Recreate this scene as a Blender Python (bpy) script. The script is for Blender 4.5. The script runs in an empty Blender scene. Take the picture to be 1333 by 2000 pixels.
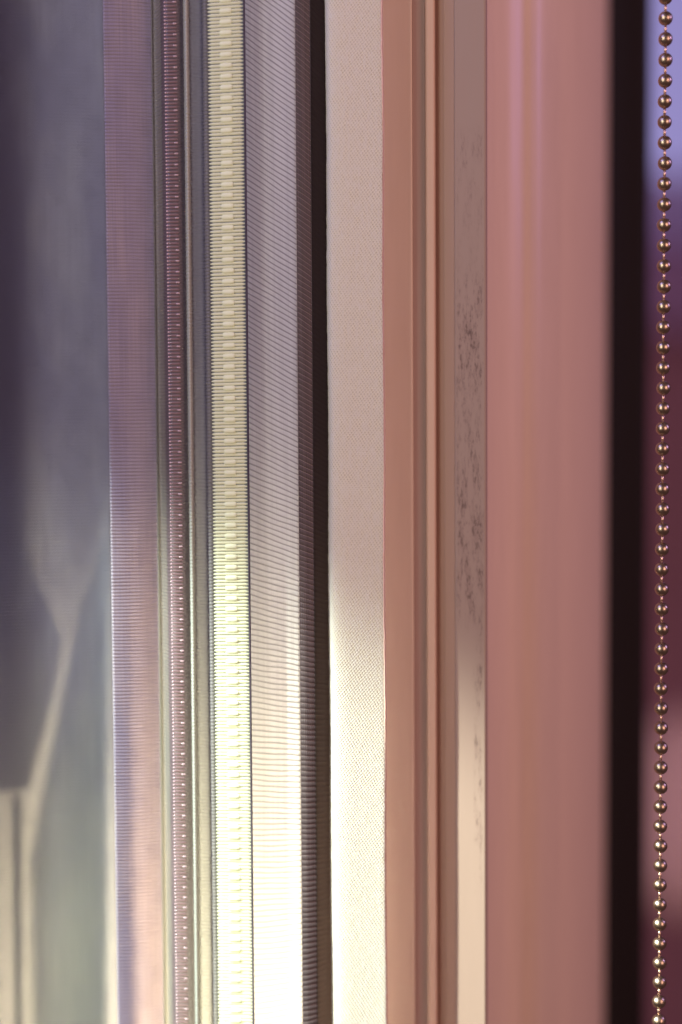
import bpy, bmesh, math, random
from mathutils import Vector, Matrix

random.seed(7)
S = bpy.context.scene
COL = S.collection

# ------------------------------------------------------------------ camera
LENS, DIST, FPX = 60.0, 0.51, 2000 * 60.0 / 36.0
PITCH, ROLL = math.atan(0.0194 * FPX / 1000.0), math.radians(0.34)
cd = bpy.data.cameras.new('camera')
cd.lens = LENS
cd.sensor_fit = 'VERTICAL'
cd.sensor_height = 36.0
cd.sensor_width = 24.0
cd.clip_start = 0.01
cd.clip_end = 50
cd.dof.use_dof = True
cd.dof.focus_distance = DIST
cd.dof.aperture_fstop = 2.5
cam = bpy.data.objects.new('camera', cd)
COL.objects.link(cam)
fwd = Vector((0, math.cos(PITCH), -math.sin(PITCH)))
up0 = Vector((0, math.sin(PITCH), math.cos(PITCH)))
rt0 = Vector((1, 0, 0))
up = (up0 * math.cos(ROLL) + rt0 * math.sin(ROLL))
rt = (rt0 * math.cos(ROLL) - up0 * math.sin(ROLL))
loc = -fwd * DIST
M = Matrix((rt, up, -fwd)).transposed().to_4x4()
M.translation = loc
cam.matrix_world = M
S.camera = cam

# ------------------------------------------------------------------ world and lamps
W = bpy.data.worlds.new('World')
S.world = W
W.use_nodes = True
bg = W.node_tree.nodes['Background']
bg.inputs[0].default_value = (0.75, 0.42, 0.40, 1)
bg.inputs[1].default_value = 0.13


def aim(o, p, target):
    o.location = p
    o.rotation_euler = (Vector(target) - Vector(p)).to_track_quat('-Z', 'Y').to_euler()


def area(name, p, target, w, h, watts, col):
    d = bpy.data.lights.new(name, 'AREA')
    d.shape = 'RECTANGLE'
    d.size, d.size_y = w, h
    d.energy = watts
    d.color = col
    o = bpy.data.objects.new(name, d)
    COL.objects.link(o)
    aim(o, p, target)
    o['kind'] = 'helper'
    return o


def spot(name, p, target, watts, col, angle, blend, radius):
    d = bpy.data.lights.new(name, 'SPOT')
    d.energy = watts
    d.color = col
    d.spot_size = math.radians(angle)
    d.spot_blend = blend
    d.shadow_soft_size = radius
    o = bpy.data.objects.new(name, d)
    COL.objects.link(o)
    aim(o, p, target)
    o['kind'] = 'helper'
    return o


area('room_lamp_right', (0.95, -1.15, 0.25), (0.04, 0, 0), 0.6, 0.8, 9.5, (1.0, 0.60, 0.50))
area('room_lamp_left', (-0.95, -1.05, 0.30), (0, 0, 0), 0.45, 0.9, 11.0, (1.0, 0.93, 0.77))
area('violet_lamp', (-0.50, -0.30, 0.60), (-0.10, 0.02, 0.12), 0.3, 0.3, 2.4, (0.40, 0.38, 1.0))
area('violet_lamp_high', (0.90, -0.03, 0.34), (0.06, 0.04, 0.13), 0.20, 0.26, 2.0, (0.60, 0.42, 1.0))
# the low sun coming in from the left, cut off above by spot cone
SA, SE = math.radians(20), math.radians(36)
SL = Vector((-math.cos(SA) * math.cos(SE), -math.sin(SA) * math.cos(SE), math.sin(SE)))
st = Vector((-0.13, 0.0, -0.180))
spot('sun_beam', st + SL * 1.6, st, 430.0, (0.86, 1.0, 0.84), 15.0, 0.42, 0.012)
# daylight on the back of the sheer cloths, low behind them
spot('window_daylight', (-0.30, 0.75, -0.50), (-0.10, 0.0, -0.265), 275.0, (1.0, 0.97, 0.80), 34.0, 1.0, 0.06)
area('violet_backlight', (-0.35, 0.6, 0.45), (-0.06, 0.0, 0.06), 0.4, 0.4, 6.8, (0.66, 0.66, 1.0))  # added backlight, gives the upper cloths more bluish light

S.view_settings.view_transform = 'Standard'
S.view_settings.look = 'None'
S.view_settings.gamma = 1
S.view_settings.exposure = 0
S.view_settings.use_curve_mapping = False


# ------------------------------------------------------------------ helpers
def ray(px, py):
    return (fwd * FPX + rt * (px - 666.5) - up * (py - 1000.0)).normalized()


def at(px, py, depth):
    """point seen at a pixel of the photograph on the upright plane `depth` metres behind the chain"""
    r = ray(px, py)
    t = (depth - loc.y) / r.y
    return loc + r * t


def X(px, mm):
    p = at(px, 1000, mm / 1000.0)
    q = at(px + (-0.0) , 1000, mm / 1000.0)
    return p.x


def link(name, me, mats, parent=None):
    o = bpy.data.objects.new(name, me)
    COL.objects.link(o)
    for m in (mats if isinstance(mats, (list, tuple)) else [mats]):
        me.materials.append(m)
    if parent:
        o.parent = parent
    return o


def tag(o, label=None, cat=None, group=None, kind=None):
    if label: o['label'] = label
    if cat: o['category'] = cat
    if group: o['group'] = group
    if kind: o['kind'] = kind
    return o


def empty(name, p=(0, 0, 0)):
    o = bpy.data.objects.new(name, None)
    o.empty_display_size = 0.02
    COL.objects.link(o)
    o.location = p
    return o


def smooth(me, on=True):
    for f in me.polygons:
        f.use_smooth = on


def lerp_tab(tab, x):
    if x <= tab[0][0]: return tab[0][1]
    for (a, b), (c, d) in zip(tab, tab[1:]):
        if x <= c:
            return b + (d - b) * (x - a) / (c - a)
    return tab[-1][1]


def profile(pts, n=1, curve=False):
    """pts (px, depth mm) -> list of (X, Y) in metres, optionally a smooth curve through them"""
    P = [Vector((X(a, d), d / 1000.0)) for a, d in pts]
    out = []
    for i in range(len(P) - 1):
        for k in range(n):
            t = k / n
            if curve:
                p0 = P[max(i - 1, 0)]; p1 = P[i]; p2 = P[i + 1]; p3 = P[min(i + 2, len(P) - 1)]
                q = 0.5 * ((2 * p1) + (p2 - p0) * t + (2 * p0 - 5 * p1 + 4 * p2 - p3) * t * t + (3 * p1 - p0 - 3 * p2 + p3) * t ** 3)
            else:
                q = P[i].lerp(P[i + 1], t)
            out.append(q)
    out.append(P[-1])
    return out


def ribbon(name, pr, zs, mat, parent=None, disp=None, zmap=None, thick=0.0004, smooth_=True, wob=None):
    """a sheet with the plan profile pr, swept along z; uv in mm (u along the profile, v up)"""
    n = len(pr)
    s = [0.0]
    for a, b in zip(pr, pr[1:]):
        s.append(s[-1] + (b - a).length)
    nor = []
    for i in range(n):
        a = pr[max(i - 1, 0)]; b = pr[min(i + 1, n - 1)]
        t = (b - a).normalized()
        nor.append(Vector((t.y, -t.x)))      # towards the camera side
    vs, fs, uv = [], [], []
    for z in zs:
        for i in range(n):
            d = disp(s[i], z, i) if disp else 0.0
            p = pr[i] + nor[i] * d
            if wob: p = p + Vector(wob(s[i], z))
            zz = zmap(p.x, z) if zmap else z
            vs.append((p.x, p.y, zz))
            uv.append((s[i] * 1000, z * 1000))
    for j in range(len(zs) - 1):
        for i in range(n - 1):
            a = j * n + i
            fs.append((a, a + 1, a + n + 1, a + n))
    me = bpy.data.meshes.new(name)
    me.from_pydata(vs, [], fs)
    ul = me.uv_layers.new(name='UVMap')
    for l in me.loops:
        ul.data[l.index].uv = uv[l.vertex_index]
    smooth(me, smooth_)
    o = link(name, me, mat, parent)
    if thick:
        m = o.modifiers.new('Thickness', 'SOLIDIFY')
        m.thickness = thick
        m.offset = -1 
    return o


def solid(name, pts, z0, z1, mat, parent=None, bevel=0.0004, depth_back=None):
    """closed bar: plan outline pts (px, mm) swept from z0 to z1"""
    P = [(X(a, d), d / 1000.0) for a, d in pts]
    bm = bmesh.new()
    lo = [bm.verts.new((x, y, z0)) for x, y in P]
    hi = [bm.verts.new((x, y, z1)) for x, y in P]
    n = len(P)
    for i in range(n):
        j = (i + 1) % n
        bm.faces.new((lo[i], lo[j], hi[j], hi[i]))
    bm.faces.new(lo[::-1]); bm.faces.new(hi)
    bmesh.ops.recalc_face_normals(bm, faces=bm.faces)
    me = bpy.data.meshes.new(name)
    bm.to_mesh(me); bm.free()
    # uv in mm: u = x, v = z
    ul = me.uv_layers.new(name='UVMap')
    for l in me.loops:
        c = me.vertices[l.vertex_index].co
        ul.data[l.index].uv = (c.x * 1000, c.z * 1000)
    o = link(name, me, mat, parent)
    if bevel:
        m = o.modifiers.new('Bevel', 'BEVEL')
        m.width = bevel; m.segments = 3; m.limit_method = 'ANGLE'; m.angle_limit = math.radians(20)
        m.harden_normals = False
        smooth(me)
        w = o.modifiers.new('Normals', 'WEIGHTED_NORMAL')
    return o


class Nodes:
    def __init__(self, name):
        self.m = bpy.data.materials.new(name)
        self.m.use_nodes = True
        self.t = self.m.node_tree
        self.b = self.t.nodes['Principled BSDF']
        self.out = self.t.nodes['Material Output']

    def n(self, typ, **kw):
        x = self.t.nodes.new(typ)
        for k, v in kw.items(): setattr(x, k, v)
        return x

    def put(self, sock, v):
        if hasattr(v, 'is_output') or isinstance(v, bpy.types.NodeSocket): self.t.links.new(v, sock)
        elif v is not None: sock.default_value = v

    def math(self, op, a, b=None, c=None, clamp=False):
        x = self.n('ShaderNodeMath', operation=op, use_clamp=clamp)
        self.put(x.inputs[0], a)
        if b is not None: self.put(x.inputs[1], b)
        if c is not None: self.put(x.inputs[2], c)
        return x.outputs[0]

    def uv(self):
        s = self.n('ShaderNodeSeparateXYZ')
        self.t.links.new(self.n('ShaderNodeUVMap').outputs[0], s.inputs[0])
        return s.outputs[0], s.outputs[1]

    def vec(self, x, y, z=0.0):
        c = self.n('ShaderNodeCombineXYZ')
        self.put(c.inputs[0], x); self.put(c.inputs[1], y); self.put(c.inputs[2], z)
        return c.outputs[0]

    def noise(self, v, scale, detail=3, rough=0.55):
        x = self.n('ShaderNodeTexNoise')
        self.t.links.new(v, x.inputs['Vector'])
        x.inputs['Scale'].default_value = scale
        x.inputs['Detail'].default_value = detail
        x.inputs['Roughness'].default_value = rough
        return x.outputs['Fac']

    def step(self, x, a, b):
        """0 below a, 1 above b, smooth between (a may exceed b)"""
        r = self.n('ShaderNodeMapRange', interpolation_type='SMOOTHSTEP')
        self.put(r.inputs['Value'], x)
        r.inputs['From Min'].default_value = a
        r.inputs['From Max'].default_value = b
        return r.outputs['Result']

    def mix(self, f, a, b):
        x = self.n('ShaderNodeMix', data_type='RGBA')
        self.put(x.inputs[0], f)
        for s, v in ((x.inputs[6], a), (x.inputs[7], b)):
            if isinstance(v, tuple): v = tuple(v) + (1,) if len(v) == 3 else v
            self.put(s, v)
        return x.outputs[2]

    def bump(self, h, dist, strength=1.0):
        x = self.n('ShaderNodeBump')
        self.t.links.new(h, x.inputs['Height'])
        x.inputs['Distance'].default_value = dist
        x.inputs['Strength'].default_value = strength
        self.t.links.new(x.outputs[0], self.b.inputs['Normal'])
        return x

    def base(self, c, rough=0.6, metal=0.0, spec=0.5, trans=0.0, tcol=None):
        if isinstance(c, tuple): c = tuple(c) + (1,)
        self.put(self.b.inputs['Base Color'], c)
        self.put(self.b.inputs['Roughness'], rough)
        self.b.inputs['Metallic'].default_value = metal
        self.b.inputs['Specular IOR Level'].default_value = spec
        if trans > 0:
            tr = self.n('ShaderNodeBsdfTranslucent')
            self.put(tr.inputs[0], c if tcol is None else (tcol + (1,) if isinstance(tcol, tuple) else tcol))
            mx = self.n('ShaderNodeMixShader')
            mx.inputs[0].default_value = trans
            self.t.links.new(self.b.outputs[0], mx.inputs[1])
            self.t.links.new(tr.outputs[0], mx.inputs[2])
            self.t.links.new(mx.outputs[0], self.out.inputs[0])
        return self.m


def frange(a, b, n):
    return [a + (b - a) * i / n for i in range(n + 1)]


def zpx(py):
    """height of a pixel row on the chain's plane, mm"""
    return at(666, py, 0).z * 1000


# ------------------------------------------------------------------ materials
def film_mat(name, col, col2, rough=0.38, spec=0.5, tcol=(0.5, 0.48, 0.44), trans=0.5, dark_to=None):
    N = Nodes(name)
    u, v = N.uv()
    c = N.noise(N.vec(N.math('MULTIPLY', u, 0.05), N.math('MULTIPLY', v, 0.018)), 1.0, 2)
    f = N.step(c, 0.38, 0.64)
    thread = N.noise(N.vec(N.math('MULTIPLY', u, 2.4), N.math('MULTIPLY', v, 0.03)), 1.0, 3)
    cc = N.mix(f, col, col2)
    cc = N.mix(N.step(thread, 0.35, 0.75), cc, tuple(x * 0.82 for x in col))
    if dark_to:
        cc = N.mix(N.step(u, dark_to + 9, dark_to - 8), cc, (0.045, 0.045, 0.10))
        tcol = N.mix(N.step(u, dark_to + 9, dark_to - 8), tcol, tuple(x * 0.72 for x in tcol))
    return N.base(cc, rough, 0, spec, trans, tcol)


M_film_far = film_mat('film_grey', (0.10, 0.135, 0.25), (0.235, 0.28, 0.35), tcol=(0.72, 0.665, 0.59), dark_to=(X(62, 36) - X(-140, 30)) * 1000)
M_film_mid = film_mat('film_green_grey', (0.20, 0.215, 0.22), (0.30, 0.295, 0.28), tcol=(0.20, 0.235, 0.20))
M_film_mauve = film_mat('film_mauve', (0.36, 0.33, 0.50), (0.48, 0.41, 0.52), 0.38, tcol=(0.68, 0.58, 0.52))
M_slate = film_mat('slate_shadow_flap', (0.09, 0.09, 0.17), (0.15, 0.145, 0.20), 0.6, 0.3, tcol=(0.82, 0.80, 0.84), trans=0.88)  # cloth of the unseen flaps that shadow the outer fold
M_green = film_mat('green_shadow_flap_cloth', (0.2, 0.23, 0.2), (0.24, 0.27, 0.24), 0.6, 0.3, tcol=(0.90, 0.99, 0.90), trans=0.92)
M_groove = film_mat('groove_fabric', (0.19, 0.19, 0.20), (0.24, 0.21, 0.21), 0.5, tcol=(0.75, 0.70, 0.58))
M_brown_strip = film_mat('strip_backing', (0.17, 0.12, 0.15), (0.21, 0.14, 0.17), 0.45)


def plain(name, col, rough, spec=0.5, metal=0.0, trans=0.0, vary=0.12, tcol=None):
    N = Nodes(name)
    u, v = N.uv()
    c = N.noise(N.vec(N.math('MULTIPLY', u, 0.5), N.math('MULTIPLY', v, 0.05)), 1.0, 3)
    return N.base(N.mix(c, tuple(x * (1 - vary) for x in col), tuple(min(1, x * (1 + vary)) for x in col)), rough, metal, spec, trans, tcol)


M_stitch = plain('mauve_stitch', (0.30, 0.19, 0.24), 0.24, 0.9, trans=0.4, tcol=(0.75, 0.62, 0.45))
M_cord = plain('pale_cord', (0.44, 0.45, 0.43), 0.4, trans=0.35, tcol=(0.9, 0.88, 0.75))
M_purple = plain('purple_fold', (0.065, 0.056, 0.125), 0.5, trans=0.6, tcol=(0.66, 0.64, 0.56))
M_palegreen = plain('pale_green_edge', (0.26, 0.24, 0.27), 0.5, trans=0.5, tcol=(0.45, 0.45, 0.36))
M_tape = plain('cream_tape', (0.93, 0.96, 0.70), 0.5, 0.3, vary=0.05, trans=0.35)
M_tape_back = plain('tape_ground', (0.17, 0.18, 0.15), 0.7, trans=0.8)
M_seam = plain('dark_seam', (0.05, 0.035, 0.06), 0.6)

RIB = 1.65       # pitch of the mesh ribs, mm


def mesh_mat(name, col, line, lw, linemix, rough, trans=0.12, tcol=None):
    N = Nodes(name)
    u, v = N.uv()
    fr = N.math('FRACT', N.math('DIVIDE', v, RIB))
    m = N.math('ABSOLUTE', N.math('SUBTRACT', fr, 0.5))
    ln = N.step(m, 0.5 - lw, 0.5 - lw * 0.35)
    thr = N.math('SINE', N.math('MULTIPLY', u, 2 * math.pi / 0.62))
    lint = N.noise(N.vec(N.math('MULTIPLY', u, 3.0), N.math('MULTIPLY', v, 3.0)), 1.0, 4, 0.7)
    band = N.noise(N.vec(N.math('MULTIPLY', u, 0.9), N.math('MULTIPLY', v, 0.012)), 1.0, 2)
    c = N.mix(N.math('MULTIPLY_ADD', thr, 0.5, 0.5), tuple(x * 0.84 for x in col), col)
    c = N.mix(N.step(band, 0.35, 0.65), c, tuple(x * 1.2 for x in col))
    c = N.mix(N.math('MULTIPLY', ln, linemix), c, line)
    c = N.mix(N.math('MULTIPLY', N.step(lint, 0.70, 0.76), 0.6), c, tuple(min(1, x * 3) for x in col))
    N.bump(N.math('MULTIPLY_ADD', thr, 0.5, 0.5), 0.00008, 0.8)
    if tcol:
        tcol = N.mix(N.math('MULTIPLY', ln, 0.35), tcol, line)
    return N.base(c, rough, 0, 0.35, trans, tcol)


M_mesh = mesh_mat('mesh_cloth', (0.44, 0.45, 0.45), (0.07, 0.04, 0.05), 0.18, 0.95, 0.5, 0.6, (0.95, 0.91, 0.84))
M_mesh_shade = mesh_mat('mesh_cloth_shaded', (0.085, 0.062, 0.066), (0.30, 0.23, 0.23), 0.08, 0.8, 0.55)  # shaded side of the mesh, the shade put into the cloth colour
M_deep_shade = mesh_mat('mesh_cloth_deep_shade', (0.005, 0.003, 0.004), (0.06, 0.045, 0.05), 0.07, 0.7, 0.6, 0.5, (0.26, 0.20, 0.17))  # deepest shade at the mesh's right edge, painted near black

# woven blind cloth: fine diamond weave
N = Nodes('blind_cloth')
u, v = N.uv()
a = N.math('SINE', N.math('MULTIPLY', N.math('MULTIPLY_ADD', v, 0.62, u), 2 * math.pi / 1.0))
b = N.math('SINE', N.math('MULTIPLY', N.math('MULTIPLY_ADD', v, -0.95, u), 2 * math.pi / 1.0))
w = N.math('MULTIPLY_ADD', N.math('MAXIMUM', a, b), 0.5, 0.5)
sl = N.noise(N.vec(N.math('MULTIPLY', u, 1.2), N.math('MULTIPLY', v, 0.25)), 1.0, 4, 0.6)
hgt = N.math('MULTIPLY_ADD', sl, 0.5, w)
c = N.mix(w, (0.54, 0.48, 0.39), (0.82, 0.77, 0.66))
c = N.mix(N.step(sl, 0.3, 0.75), c, (0.76, 0.72, 0.66))
N.bump(hgt, 0.00022, 0.9)
M_blind = N.base(c, 0.75, 0, 0.2, 0.12)
M_blind_edge = plain('blind_cut_edge', (0.72, 0.50, 0.42), 0.7, 0.2, vary=0.2)

# painted window frame
def frame_mat(name, col, rough=0.35, stain=False):
    N = Nodes(name)
    u, v = N.uv()
    c1 = N.noise(N.vec(N.math('MULTIPLY', u, 0.35), N.math('MULTIPLY', v, 0.03)), 1.0, 3)
    sp = N.noise(N.vec(N.math('MULTIPLY', u, 1.6), N.math('MULTIPLY', v, 1.1)), 1.0, 3)
    c = N.mix(c1, tuple(x * 0.95 for x in col), tuple(x * 1.04 for x in col))
    c = N.mix(N.math('MULTIPLY', N.step(sp, 0.77, 0.81), 0.5), c, (0.16, 0.08, 0.06))
    rg = N.math('MULTIPLY_ADD', c1, 0.2, rough - 0.1)
    if stain:
        u0 = X(890, 13) * 1000
        u1 = X(948, 8) * 1000
        wide = u1 - u0
        un = N.math('DIVIDE', N.math('SUBTRACT', u, u0), wide)
        # smudges: short vertical dashes of dark grime gathered in two columns
        d1 = N.noise(N.vec(N.math('MULTIPLY', u, 0.5), N.math('MULTIPLY', v, 0.085)), 1.0, 5, 0.72)
        d2 = N.noise(N.vec(N.math('MULTIPLY', u, 1.4), N.math('MULTIPLY', v, 0.4), 5.0), 1.0, 4, 0.7)
        env = N.n('ShaderNodeValToRGB')
        N.put(env.inputs[0], N.math('DIVIDE', N.math('SUBTRACT', v, zpx(2000)), zpx(0) - zpx(2000)))
        e = env.color_ramp.elements
        tab = [(2000, 0.0), (1780, 0.0), (1640, .75), (1400, .8), (1230, .55), (1180, .9), (920, .85), (830, .45), (720, .75), (640, .95), (560, .5), (480, .12), (330, .3), (280, .35), (230, 0.0), (0, 0)]
        e[0].position = 0.0; e[0].color = (0, 0, 0, 1)
        e[1].position = 1.0; e[1].color = (0, 0, 0, 1)
        for py, val in tab[1:-1]:
            q = e.new((zpx(py) - zpx(2000)) / (zpx(0) - zpx(2000)))
            q.color = (val, val, val, 1)
        up_ = N.step(v, zpx(1260), zpx(1190))          # broad grime above, a narrow column below
        colA = N.math('MULTIPLY', N.step(un, -0.05, 0.12), N.step(un, 1.0, 0.86))
        colB = N.math('MULTIPLY', N.step(un, 0.55, 0.68), N.step(un, 0.96, 0.82))
        colm = N.math('ADD', N.math('MULTIPLY', colA, up_), N.math('MULTIPLY', colB, N.math('SUBTRACT', 1.0, up_)), clamp=True)
        k = N.math('MULTIPLY', env.outputs[0], colm)
        lo = N.math('MULTIPLY', k, N.math('MULTIPLY_ADD', N.step(d1, 0.42, 0.62), 1.0, 0.0))
        hi = N.math('MULTIPLY', lo, N.step(d2, 0.50, 0.56))
        c = N.mix(N.math('MULTIPLY', lo, 0.5), c, (0.20, 0.12, 0.10))
        c = N.mix(N.math('MULTIPLY', hi, 0.85), c, (0.10, 0.055, 0.045))
        rg = N.math('ADD', rg, 0.2)
    return N.base(c, rg, 0, 0.5)


FC = (0.74, 0.55, 0.46)
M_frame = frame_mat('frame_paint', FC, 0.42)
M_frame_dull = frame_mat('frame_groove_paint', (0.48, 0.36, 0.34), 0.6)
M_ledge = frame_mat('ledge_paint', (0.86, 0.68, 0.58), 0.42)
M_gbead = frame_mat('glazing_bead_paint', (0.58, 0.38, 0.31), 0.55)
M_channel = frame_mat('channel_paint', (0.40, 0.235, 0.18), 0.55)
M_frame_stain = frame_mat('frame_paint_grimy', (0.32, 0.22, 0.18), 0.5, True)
M_sash = frame_mat('sash_paint', (0.72, 0.53, 0.375), 0.42)
M_post = plain('black_rubber', (0.012, 0.007, 0.007), 0.7, 0.2)

N = Nodes('bead_metal')
tc = N.n('ShaderNodeTexCoord')
nz = N.noise(tc.outputs['Object'], 900, 3)
c = N.mix(nz, (0.34, 0.26, 0.19), (0.48, 0.38, 0.29))
M_bead = N.base(c, N.math('MULTIPLY_ADD', nz, 0.18, 0.25), 1.0)
M_link = plain('link_metal', (0.66, 0.45, 0.36), 0.35, metal=1.0)

# ------------------------------------------------------------------ background, far out of focus
def box(name, p0, p1, mat, parent=None, bevel=0.0, seg=4):
    bm = bmesh.new()
    bmesh.ops.create_cube(bm, size=1)
    for vtx in bm.verts:
        vtx.co = Vector((p0[i] + (p1[i] - p0[i]) * (vtx.co[i] + 0.5) for i in range(3)))
    if bevel:
        bmesh.ops.bevel(bm, geom=list(bm.edges), offset=bevel, segments=seg, affect='EDGES', profile=0.5)
    me = bpy.data.meshes.new(name)
    bm.to_mesh(me); bm.free()
    if bevel: smooth(me)
    return link(name, me, mat, parent)


BD = 2.4


def simple(name, col, rough=0.9, emit=None, es=1.0):
    N = Nodes(name)
    tc = N.n('ShaderNodeTexCoord')
    nz = N.noise(tc.outputs['Object'], 6, 3)
    m = N.base(N.mix(nz, tuple(x * 0.85 for x in col), tuple(x * 1.15 for x in col)), rough, 0, 0.2)
    if emit:
        N.b.inputs['Emission Color'].default_value = emit + (1,)
        N.b.inputs['Emission Strength'].default_value = es
    return m


a = at(1000, 1000, BD + 0.2); 
wall = box('background_wall', (-3.6, BD + 0.35, -2.6), (4.2, BD + 0.45, 2.6), simple('maroon_wall', (0.44, 0.20, 0.28)))
tag(wall, kind='structure')

# ------------------------------------------------------------------ left: ribbed sheer curtain
ZC = 0.185
P1 = 1.055 / 1000     # pitch of the fine ribs
curt = empty('sheer_curtain', (X(300, 10), 0.01, -ZC))
tag(curt, 'translucent grey and violet ribbed curtain in narrow upright folds, left of the cream ladder tape', 'curtain')
cm = curt.matrix_basis.inverted()


def adopt(o, parent=curt, inv=None):
    o.parent = parent
    o.matrix_parent_inverse = parent.matrix_basis.inverted() if inv is None else inv
    return o


def rib_rows(pitch, z0, z1, per):
    n = int((z1 - z0) / pitch)
    return [z0 + pitch * (i / per) for i in range(n * per + 1)]


rows = rib_rows(P1, -ZC, ZC, 6)
def rib(amp):
    ph = random.uniform(0, 6)
    def f(s, z, i):
        w = 0.16 * math.sin(z * 190 + ph + s * 260) + 0.10 * math.sin(z * 530 + 2 * ph) + 0.08 * math.sin(z * 1370 - s * 900)
        k = 1 + 0.30 * math.sin(z * 410 + ph) * math.sin(z * 97 + s * 500)
        return amp * k * (abs(math.sin(math.pi * z / P1 + w)) - 0.5)
    return f

adopt(ribbon('outer_fold', profile([(-140, 30), (-60, 31.5), (20, 34), (90, 37), (150, 39.5), (190, 41), (218, 41.5)], 6, True), rows, M_film_far,
       disp=rib(0.00026)))
adopt(ribbon('mauve_fold', profile([(216, 11.5), (240, 11.7), (270, 12.6), (298, 14.0), (311, 14.5)], 4, True), rows, M_film_mauve, disp=rib(0.00030)))
adopt(ribbon('recessed_pleat', profile([(309, 13.5), (313, 14), (319, 13), (326, 9)], 3, True), rows, M_groove, disp=rib(0.0002)))
# unseen flaps added behind the outer fold to cast soft shadows through it
def flap(name, pts, mm, mat, th=0.0006):
    bm = bmesh.new()
    f = [bm.verts.new(at(x, y, mm / 1000.0)) for x, y in pts]
    face = bm.faces.new(f)
    r = bmesh.ops.extrude_face_region(bm, geom=[face])
    for e in r['geom']:
        if isinstance(e, bmesh.types.BMVert): e.co.y += th
    bmesh.ops.recalc_face_normals(bm, faces=bm.faces)
    me = bpy.data.meshes.new(name); bm.to_mesh(me); bm.free()
    ul = me.uv_layers.new(name='UVMap')
    for l in me.loops:
        c = me.vertices[l.vertex_index].co
        ul.data[l.index].uv = (c.x * 1000, c.z * 1000)
    return link(name, me, mat)


sh = lambda pts: [(x - 16, y + 18) for x, y in pts]
adopt(flap('slate_shadow_flap', sh([(-260, -400), (78, -400), (66, 300), (54, 760), (54, 1120), (82, 1205), (122, 1290), (112, 1370), (86, 1470), (58, 1570), (-260, 1600)]), 60, M_slate))
adopt(flap('green_shadow_flap', sh([(152, 1250), (176, 1180), (205, 1090), (207, 2300), (70, 2300), (62, 1700), (98, 1500)]), 62, M_green))
adopt(flap('grey_shadow_strip', sh([(34, 1560), (50, 1560), (56, 2300), (42, 2300)]), 48, M_slate))
adopt(flap('dark_shadow_strip', sh([(-260, 1590), (6, 1590), (10, 2300), (-260, 2300)]), 47, M_slate))

# stitched strip
adopt(ribbon('stitched_strip', profile([(326, 9), (332, 6), (345, 5), (360, 5), (368, 8), (372, 9)], 3, True), rows, M_brown_strip, disp=rib(0.0002)))


def rungs(name, x0, x1, y0, y1, hgt, mat, pitch, dep, z0=-ZC, z1=ZC, every=1, phase=0, tilt=0.0, seg=5, xseg=6, endround=0.0, jitter=0.0):
    """many small rounded cross threads of one woven strip, as one mesh"""
    vs, fs = [], []
    n = int((z1 - z0) / pitch)
    for k in range(n):
        if (k + phase) % every: continue
        zc = z0 + pitch * (k + 0.5)
        base = len(vs)
        jz = random.uniform(-1, 1) * jitter
        for i in range(xseg + 1):
            t = i / xseg
            x = x0 + (x1 - x0) * t
            y = y0 + (y1 - y0) * t
            e = 1.0
            if endround and (t < 1e-6 or t > 1 - 1e-6): e = endround
            for q in range(seg + 1):
                a = math.pi * q / seg
                vs.append((x, y - math.sin(a) * dep * e, zc + jz + tilt * (x - x0) - math.cos(a) * hgt * 0.5 * e))
        for i in range(xseg):
            for q in range(seg):
                a = base + i * (seg + 1) + q
                fs.append((a, a + seg + 1, a + seg + 2, a + 1))
    me = bpy.data.meshes.new(name)
    me.from_pydata(vs, [], fs)
    ul = me.uv_layers.new(name='UVMap')
    for l in me.loops:
        c = me.vertices[l.vertex_index].co
        ul.data[l.index].uv = (c.x * 1000, c.z * 1000)
    smooth(me)
    return link(name, me, mat)


adopt(rungs('stitch_row', X(334, 5), X(357, 4), 0.0046, 0.0042, P1 * 0.62, M_stitch, P1, 0.0003, endround=0.3, jitter=0.00003))
adopt(rungs('bright_stitch_row', X(349, 4), X(357, 4), 0.0041, 0.0040, P1 * 0.55, plain('bright_stitch', (0.50, 0.36, 0.40), 0.28, 0.8), P1, 0.00036, every=3, endround=0.4, jitter=0.00007))
adopt(rungs('small_stitch_row', X(332, 4), X(336, 4), 0.0045, 0.0044, P1 * 0.5, plain('small_stitch', (0.6, 0.42, 0.48), 0.2, 1.0), P1, 0.0003, every=1, endround=0.4))
adopt(ribbon('pale_cord', profile([(369, 7), (371, 4.5), (375, 3.6), (379, 4.5), (381, 7)], 2, True), rows, M_cord, disp=rib(0.00012)))
adopt(ribbon('violet_pleat', profile([(380, 6), (388, 6.6), (398, 6.4), (407, 5.6)], 4, True), rows, M_purple, disp=rib(0.00016)))
adopt(ribbon('pale_selvedge', profile([(404, 7), (408, 5), (412, 4.5), (417, 4.5)], 3, True), rows, M_palegreen, disp=rib(0.0002)))

# ------------------------------------------------------------------ ladder tape
tape = empty('ladder_tape', (X(450, 2), 0.002, -ZC))
tag(tape, 'cream woven ladder tape with close cross rungs and a centre pad on every third', 'tape')
IT = tape.matrix_basis.inverted()
adopt(ribbon('tape_ground', profile([(414, 4.6), (485, 4.0)], 6), frange(-ZC, ZC, 40), M_tape_back, thick=0), tape, IT)
adopt(rungs('tape_rungs', X(416, 3), X(484, 1.2), 0.0034, 0.0016, P1 * 0.86, M_tape, P1, 0.00042, tilt=0.025, endround=0.35, xseg=10, jitter=0.00004), tape, IT)
adopt(rungs('tape_pads', X(439, 2), X(462, 2), 0.0026, 0.0019, P1 * 1.5, plain('pad_thread', (0.88, 0.92, 0.70), 0.6, 0.25, vary=0.05, trans=0.2), P1, 0.00055, every=3, tilt=0.025, endround=0.75, seg=7, jitter=0.00003), tape, IT)
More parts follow.
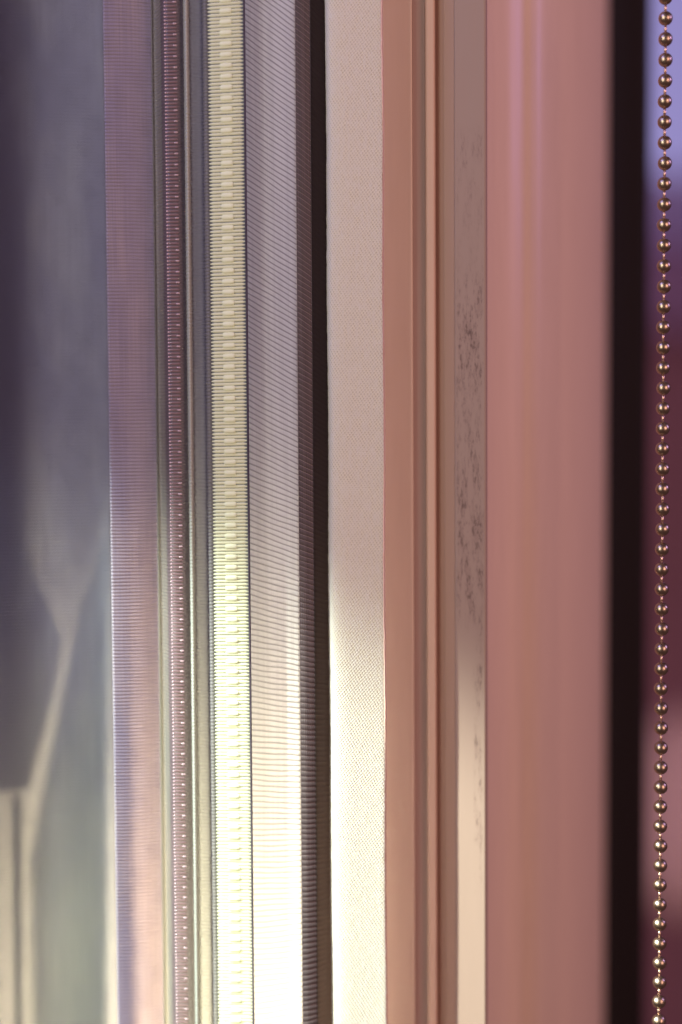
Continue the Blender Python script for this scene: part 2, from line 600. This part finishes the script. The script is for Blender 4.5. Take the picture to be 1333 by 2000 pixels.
adopt(ribbon('dark_edge_cord', profile([(484, 2.4), (485.2, 1.0), (487, 0.9), (488.4, 2.2)], 2, True), frange(-ZC, ZC, 60), M_seam), tape, IT)

# ------------------------------------------------------------------ mesh screen
scr = empty('mesh_screen', (X(560, 6), 0.006, -ZC))
tag(scr, 'fine pleated mesh screen with slanting ribs, sunlit at the bottom, shaded side painted dark beside the blind', 'screen')
IS = scr.matrix_basis.inverted()
slope = [(zpx(2300) / 1000, -0.36), (zpx(1950) / 1000, -0.24), (zpx(1770) / 1000, -0.14), (zpx(1500) / 1000, 0.0), (zpx(1300) / 1000, 0.13),
         (zpx(1100) / 1000, 0.30), (zpx(800) / 1000, 0.54), (zpx(500) / 1000, 0.64), (zpx(100) / 1000, 0.75), (zpx(-300) / 1000, 0.82)]
XM = X(555, 6)


def shear(x, z):
    d = x - XM
    return z - lerp_tab(slope, z) * d - 3.5 * d * d * (1 if d > 0 else -0.4) + 0.00012 * math.sin(z * 240 + d * 300) + 0.00006 * math.sin(z * 900 - d * 700)


R = RIB / 1000
rows2 = rib_rows(R, -0.2046, 0.2046, 8)
prs = profile([(488, 7.5), (520, 6.0), (552, 4.8), (584, 3.6)], 6, True)
adopt(ribbon('mesh_cloth', prs, rows2, M_mesh, disp=lambda s, z, i: 0.00017 * (abs(math.sin(math.pi * z / R)) ** 0.7 - 0.5), zmap=shear), scr, IS)
adopt(ribbon('mesh_shade_strip', profile([(584, 3.6), (594, 3.4), (604, 3.6), (614, 4.0)], 5, True), rows2, M_mesh_shade,  # mesh turning into shade, drawn as two strips of darker colour
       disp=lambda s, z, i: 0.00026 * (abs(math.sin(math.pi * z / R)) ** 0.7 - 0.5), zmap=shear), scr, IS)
adopt(ribbon('deep_shade_strip', profile([(613, 3.8), (622, 4.6), (634, 6.0), (648, 9)], 5, True), rows2, M_deep_shade,
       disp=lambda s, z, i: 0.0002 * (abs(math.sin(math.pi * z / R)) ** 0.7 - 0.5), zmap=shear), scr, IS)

# ------------------------------------------------------------------ roller blind
bl = empty('roller_blind', (X(700, 3), 0.003, -ZC))
tag(bl, 'narrow cream woven blind cloth hanging between the shaded side of the mesh and the pink window frame', 'blind')
IB = bl.matrix_basis.inverted()
fz = frange(-ZC, ZC, 260)
rr = random.Random(3)
edge_noise = [rr.uniform(-1, 1) for _ in range(300)]
adopt(ribbon('blind_cloth', profile([(641, 8.0), (645, 5.2), (654, 3.8), (672, 3.3), (700, 3.2), (728, 3.1), (745, 3.0), (750, 3.1)], 4, True), fz, M_blind, thick=0.0008,
       wob=lambda s, z: (0.00012 * math.sin(z * 71) + 0.00006 * edge_noise[int((z + ZC) / (2 * ZC) * 260)], 0.0003 * math.sin(z * 33 + s * 100))), bl, IB)
adopt(ribbon('blind_edge', profile([(748.5, 3.3), (750.6, 3.1), (752.6, 3.9)], 2), fz, M_blind_edge, thick=0.0006,
       wob=lambda s, z: (0.00012 * math.sin(z * 71) + 0.00009 * edge_noise[int((z + ZC) / (2 * ZC) * 260 + 7) % 300], 0.0003 * math.sin(z * 33 + s * 100))), bl, IB)

# ------------------------------------------------------------------ window frame
fr = empty('window_frame', (X(950, 20), 0.02, -0.23))
tag(fr, 'dusty pink painted window frame with upright grooves and a grimy raised rib', 'window frame')
IF = fr.matrix_basis.inverted()
ZF = 0.23
adopt(solid('front_ledge', [(644, 18), (700, 17), (808, 15.5), (808, 40), (644, 40)], -ZF, ZF, M_ledge), fr, IF)
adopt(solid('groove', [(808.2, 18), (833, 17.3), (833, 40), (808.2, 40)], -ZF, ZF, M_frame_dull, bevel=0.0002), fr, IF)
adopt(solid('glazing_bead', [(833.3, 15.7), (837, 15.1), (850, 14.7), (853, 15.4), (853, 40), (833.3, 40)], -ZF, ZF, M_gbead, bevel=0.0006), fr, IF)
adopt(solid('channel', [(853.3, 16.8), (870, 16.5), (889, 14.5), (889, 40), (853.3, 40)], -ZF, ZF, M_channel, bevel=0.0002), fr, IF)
adopt(solid('raised_rib', [(889, 10.6), (905, 9.8), (948, 7.4), (952, 8.0), (953, 40), (889, 40)], -ZF, ZF, M_frame_stain, bevel=0.0006), fr, IF)
pr = profile([(952, 16), (957, 19), (968, 24), (990, 31), (1008, 34.5), (1022, 36.5), (1040, 38), (1060, 41), (1090, 50), (1126, 66), (1160, 90), (1180, 118), (1184, 150)], 6, True)
adopt(ribbon('sash', pr, frange(-0.27, 0.27, 30), M_sash, thick=0.003), fr, IF)

# ------------------------------------------------------------------ dark post
post = solid('black_post', [(1150, 160), (1262, 160), (1266, 166), (1266, 200), (1150, 200)], -0.32, 0.32, M_post, bevel=0.002)
tag(post, 'black upright post between the pink window frame and the bead chain', 'post')

# ------------------------------------------------------------------ ball chain
chain = empty('bead_chain', (X(1294, 0), 0, 0))
tag(chain, 'brass coloured metal bead chain hanging straight down at the right edge', 'chain')
IC = chain.matrix_basis.inverted()
me = bpy.data.meshes.new('bead')
bm = bmesh.new()
bmesh.ops.create_uvsphere(bm, u_segments=40, v_segments=24, radius=0.00208)
for vtx in bm.verts:
    c = vtx.co
    rr_ = math.hypot(c.x, c.y)
    if rr_ < 0.0006: c.z *= 0.96
bm.to_mesh(me); bm.free(); smooth(me); me.materials.append(M_bead)
lm = bpy.data.meshes.new('link')
bm = bmesh.new()
bmesh.ops.create_cone(bm, segments=16, radius1=0.00040, radius2=0.00040, depth=0.0026, cap_ends=True)
bm.to_mesh(lm); bm.free(); smooth(lm); lm.materials.append(M_link)
PB = 0.00601
ztop = at(1297, 36, 0).z
cx = chain.location.x
prev = None
for k in range(-2, 53):
    z = ztop - k * PB
    x = cx + 0.00006 * math.sin(k * 1.1) + random.uniform(-1, 1) * 0.00005
    b = bpy.data.objects.new('bead', me); COL.objects.link(b)
    adopt(b, chain, IC)
    b.location = (x, random.uniform(-1, 1) * 0.00006, z)
    b.rotation_euler = (random.uniform(-.15, .15), random.uniform(-.15, .15), random.uniform(0, 6))
    if prev:
        l = bpy.data.objects.new('link', lm); COL.objects.link(l)
        adopt(l, chain, IC)
        l.location = ((prev[0] + x) / 2, 0, (prev[1] + z) / 2)
        l.rotation_euler = (0, math.atan2(prev[0] - x, prev[1] - z), 0)
    prev = (x, z)

# ------------------------------------------------------------------ far things behind the chain
p = at(1345, 120, BD)
lp = empty('lavender_window', (p.x, BD, p.z - 0.4))
tag(lp, 'bright lavender window pane, far out of focus behind the top of the bead chain', 'window')
IL = lp.matrix_basis.inverted()
M_lav = simple('lavender_pane', (0.1, 0.09, 0.16), 0.4, (0.27, 0.24, 0.52), 1.0)
x0, x1 = at(1200, 100, BD).x, at(1600, 100, BD).x
z1, z0 = at(1300, -500, BD).z, at(1300, 340, BD).z
adopt(box('pane', (x0, BD, z0), (x1, BD + 0.01, z1), M_lav), lp, IL)
adopt(box('sill', (x0, BD - 0.02, at(1300, 470, BD).z), (x1, BD + 0.04, z0), simple('sill_paint', (0.50, 0.40, 0.95)), bevel=0.005), lp, IL)
adopt(box('apron', (x0, BD + 0.01, at(1300, 640, BD).z), (x1, BD + 0.05, at(1300, 470, BD).z - 0.002), simple('apron_paint', (0.42, 0.24, 0.52)), bevel=0.005), lp, IL)
q = at(1352, 1590, 1.5)
bm = bmesh.new()
bmesh.ops.create_uvsphere(bm, u_segments=32, v_segments=20, radius=1)
for vtx in bm.verts:
    vtx.co = Vector((vtx.co.x * 0.075, vtx.co.y * 0.07, vtx.co.z * 0.125 * (1 - 0.1 * vtx.co.x)))
cm_ = bpy.data.meshes.new('pink_cushion'); bm.to_mesh(cm_); bm.free(); smooth(cm_)
cu = link('pink_cushion', cm_, simple('pink_cloth', (0.90, 0.55, 0.58)))
cu.location = q
tag(cu, 'soft dusty pink cushion shape, far out of focus low behind the bead chain', 'cushion')
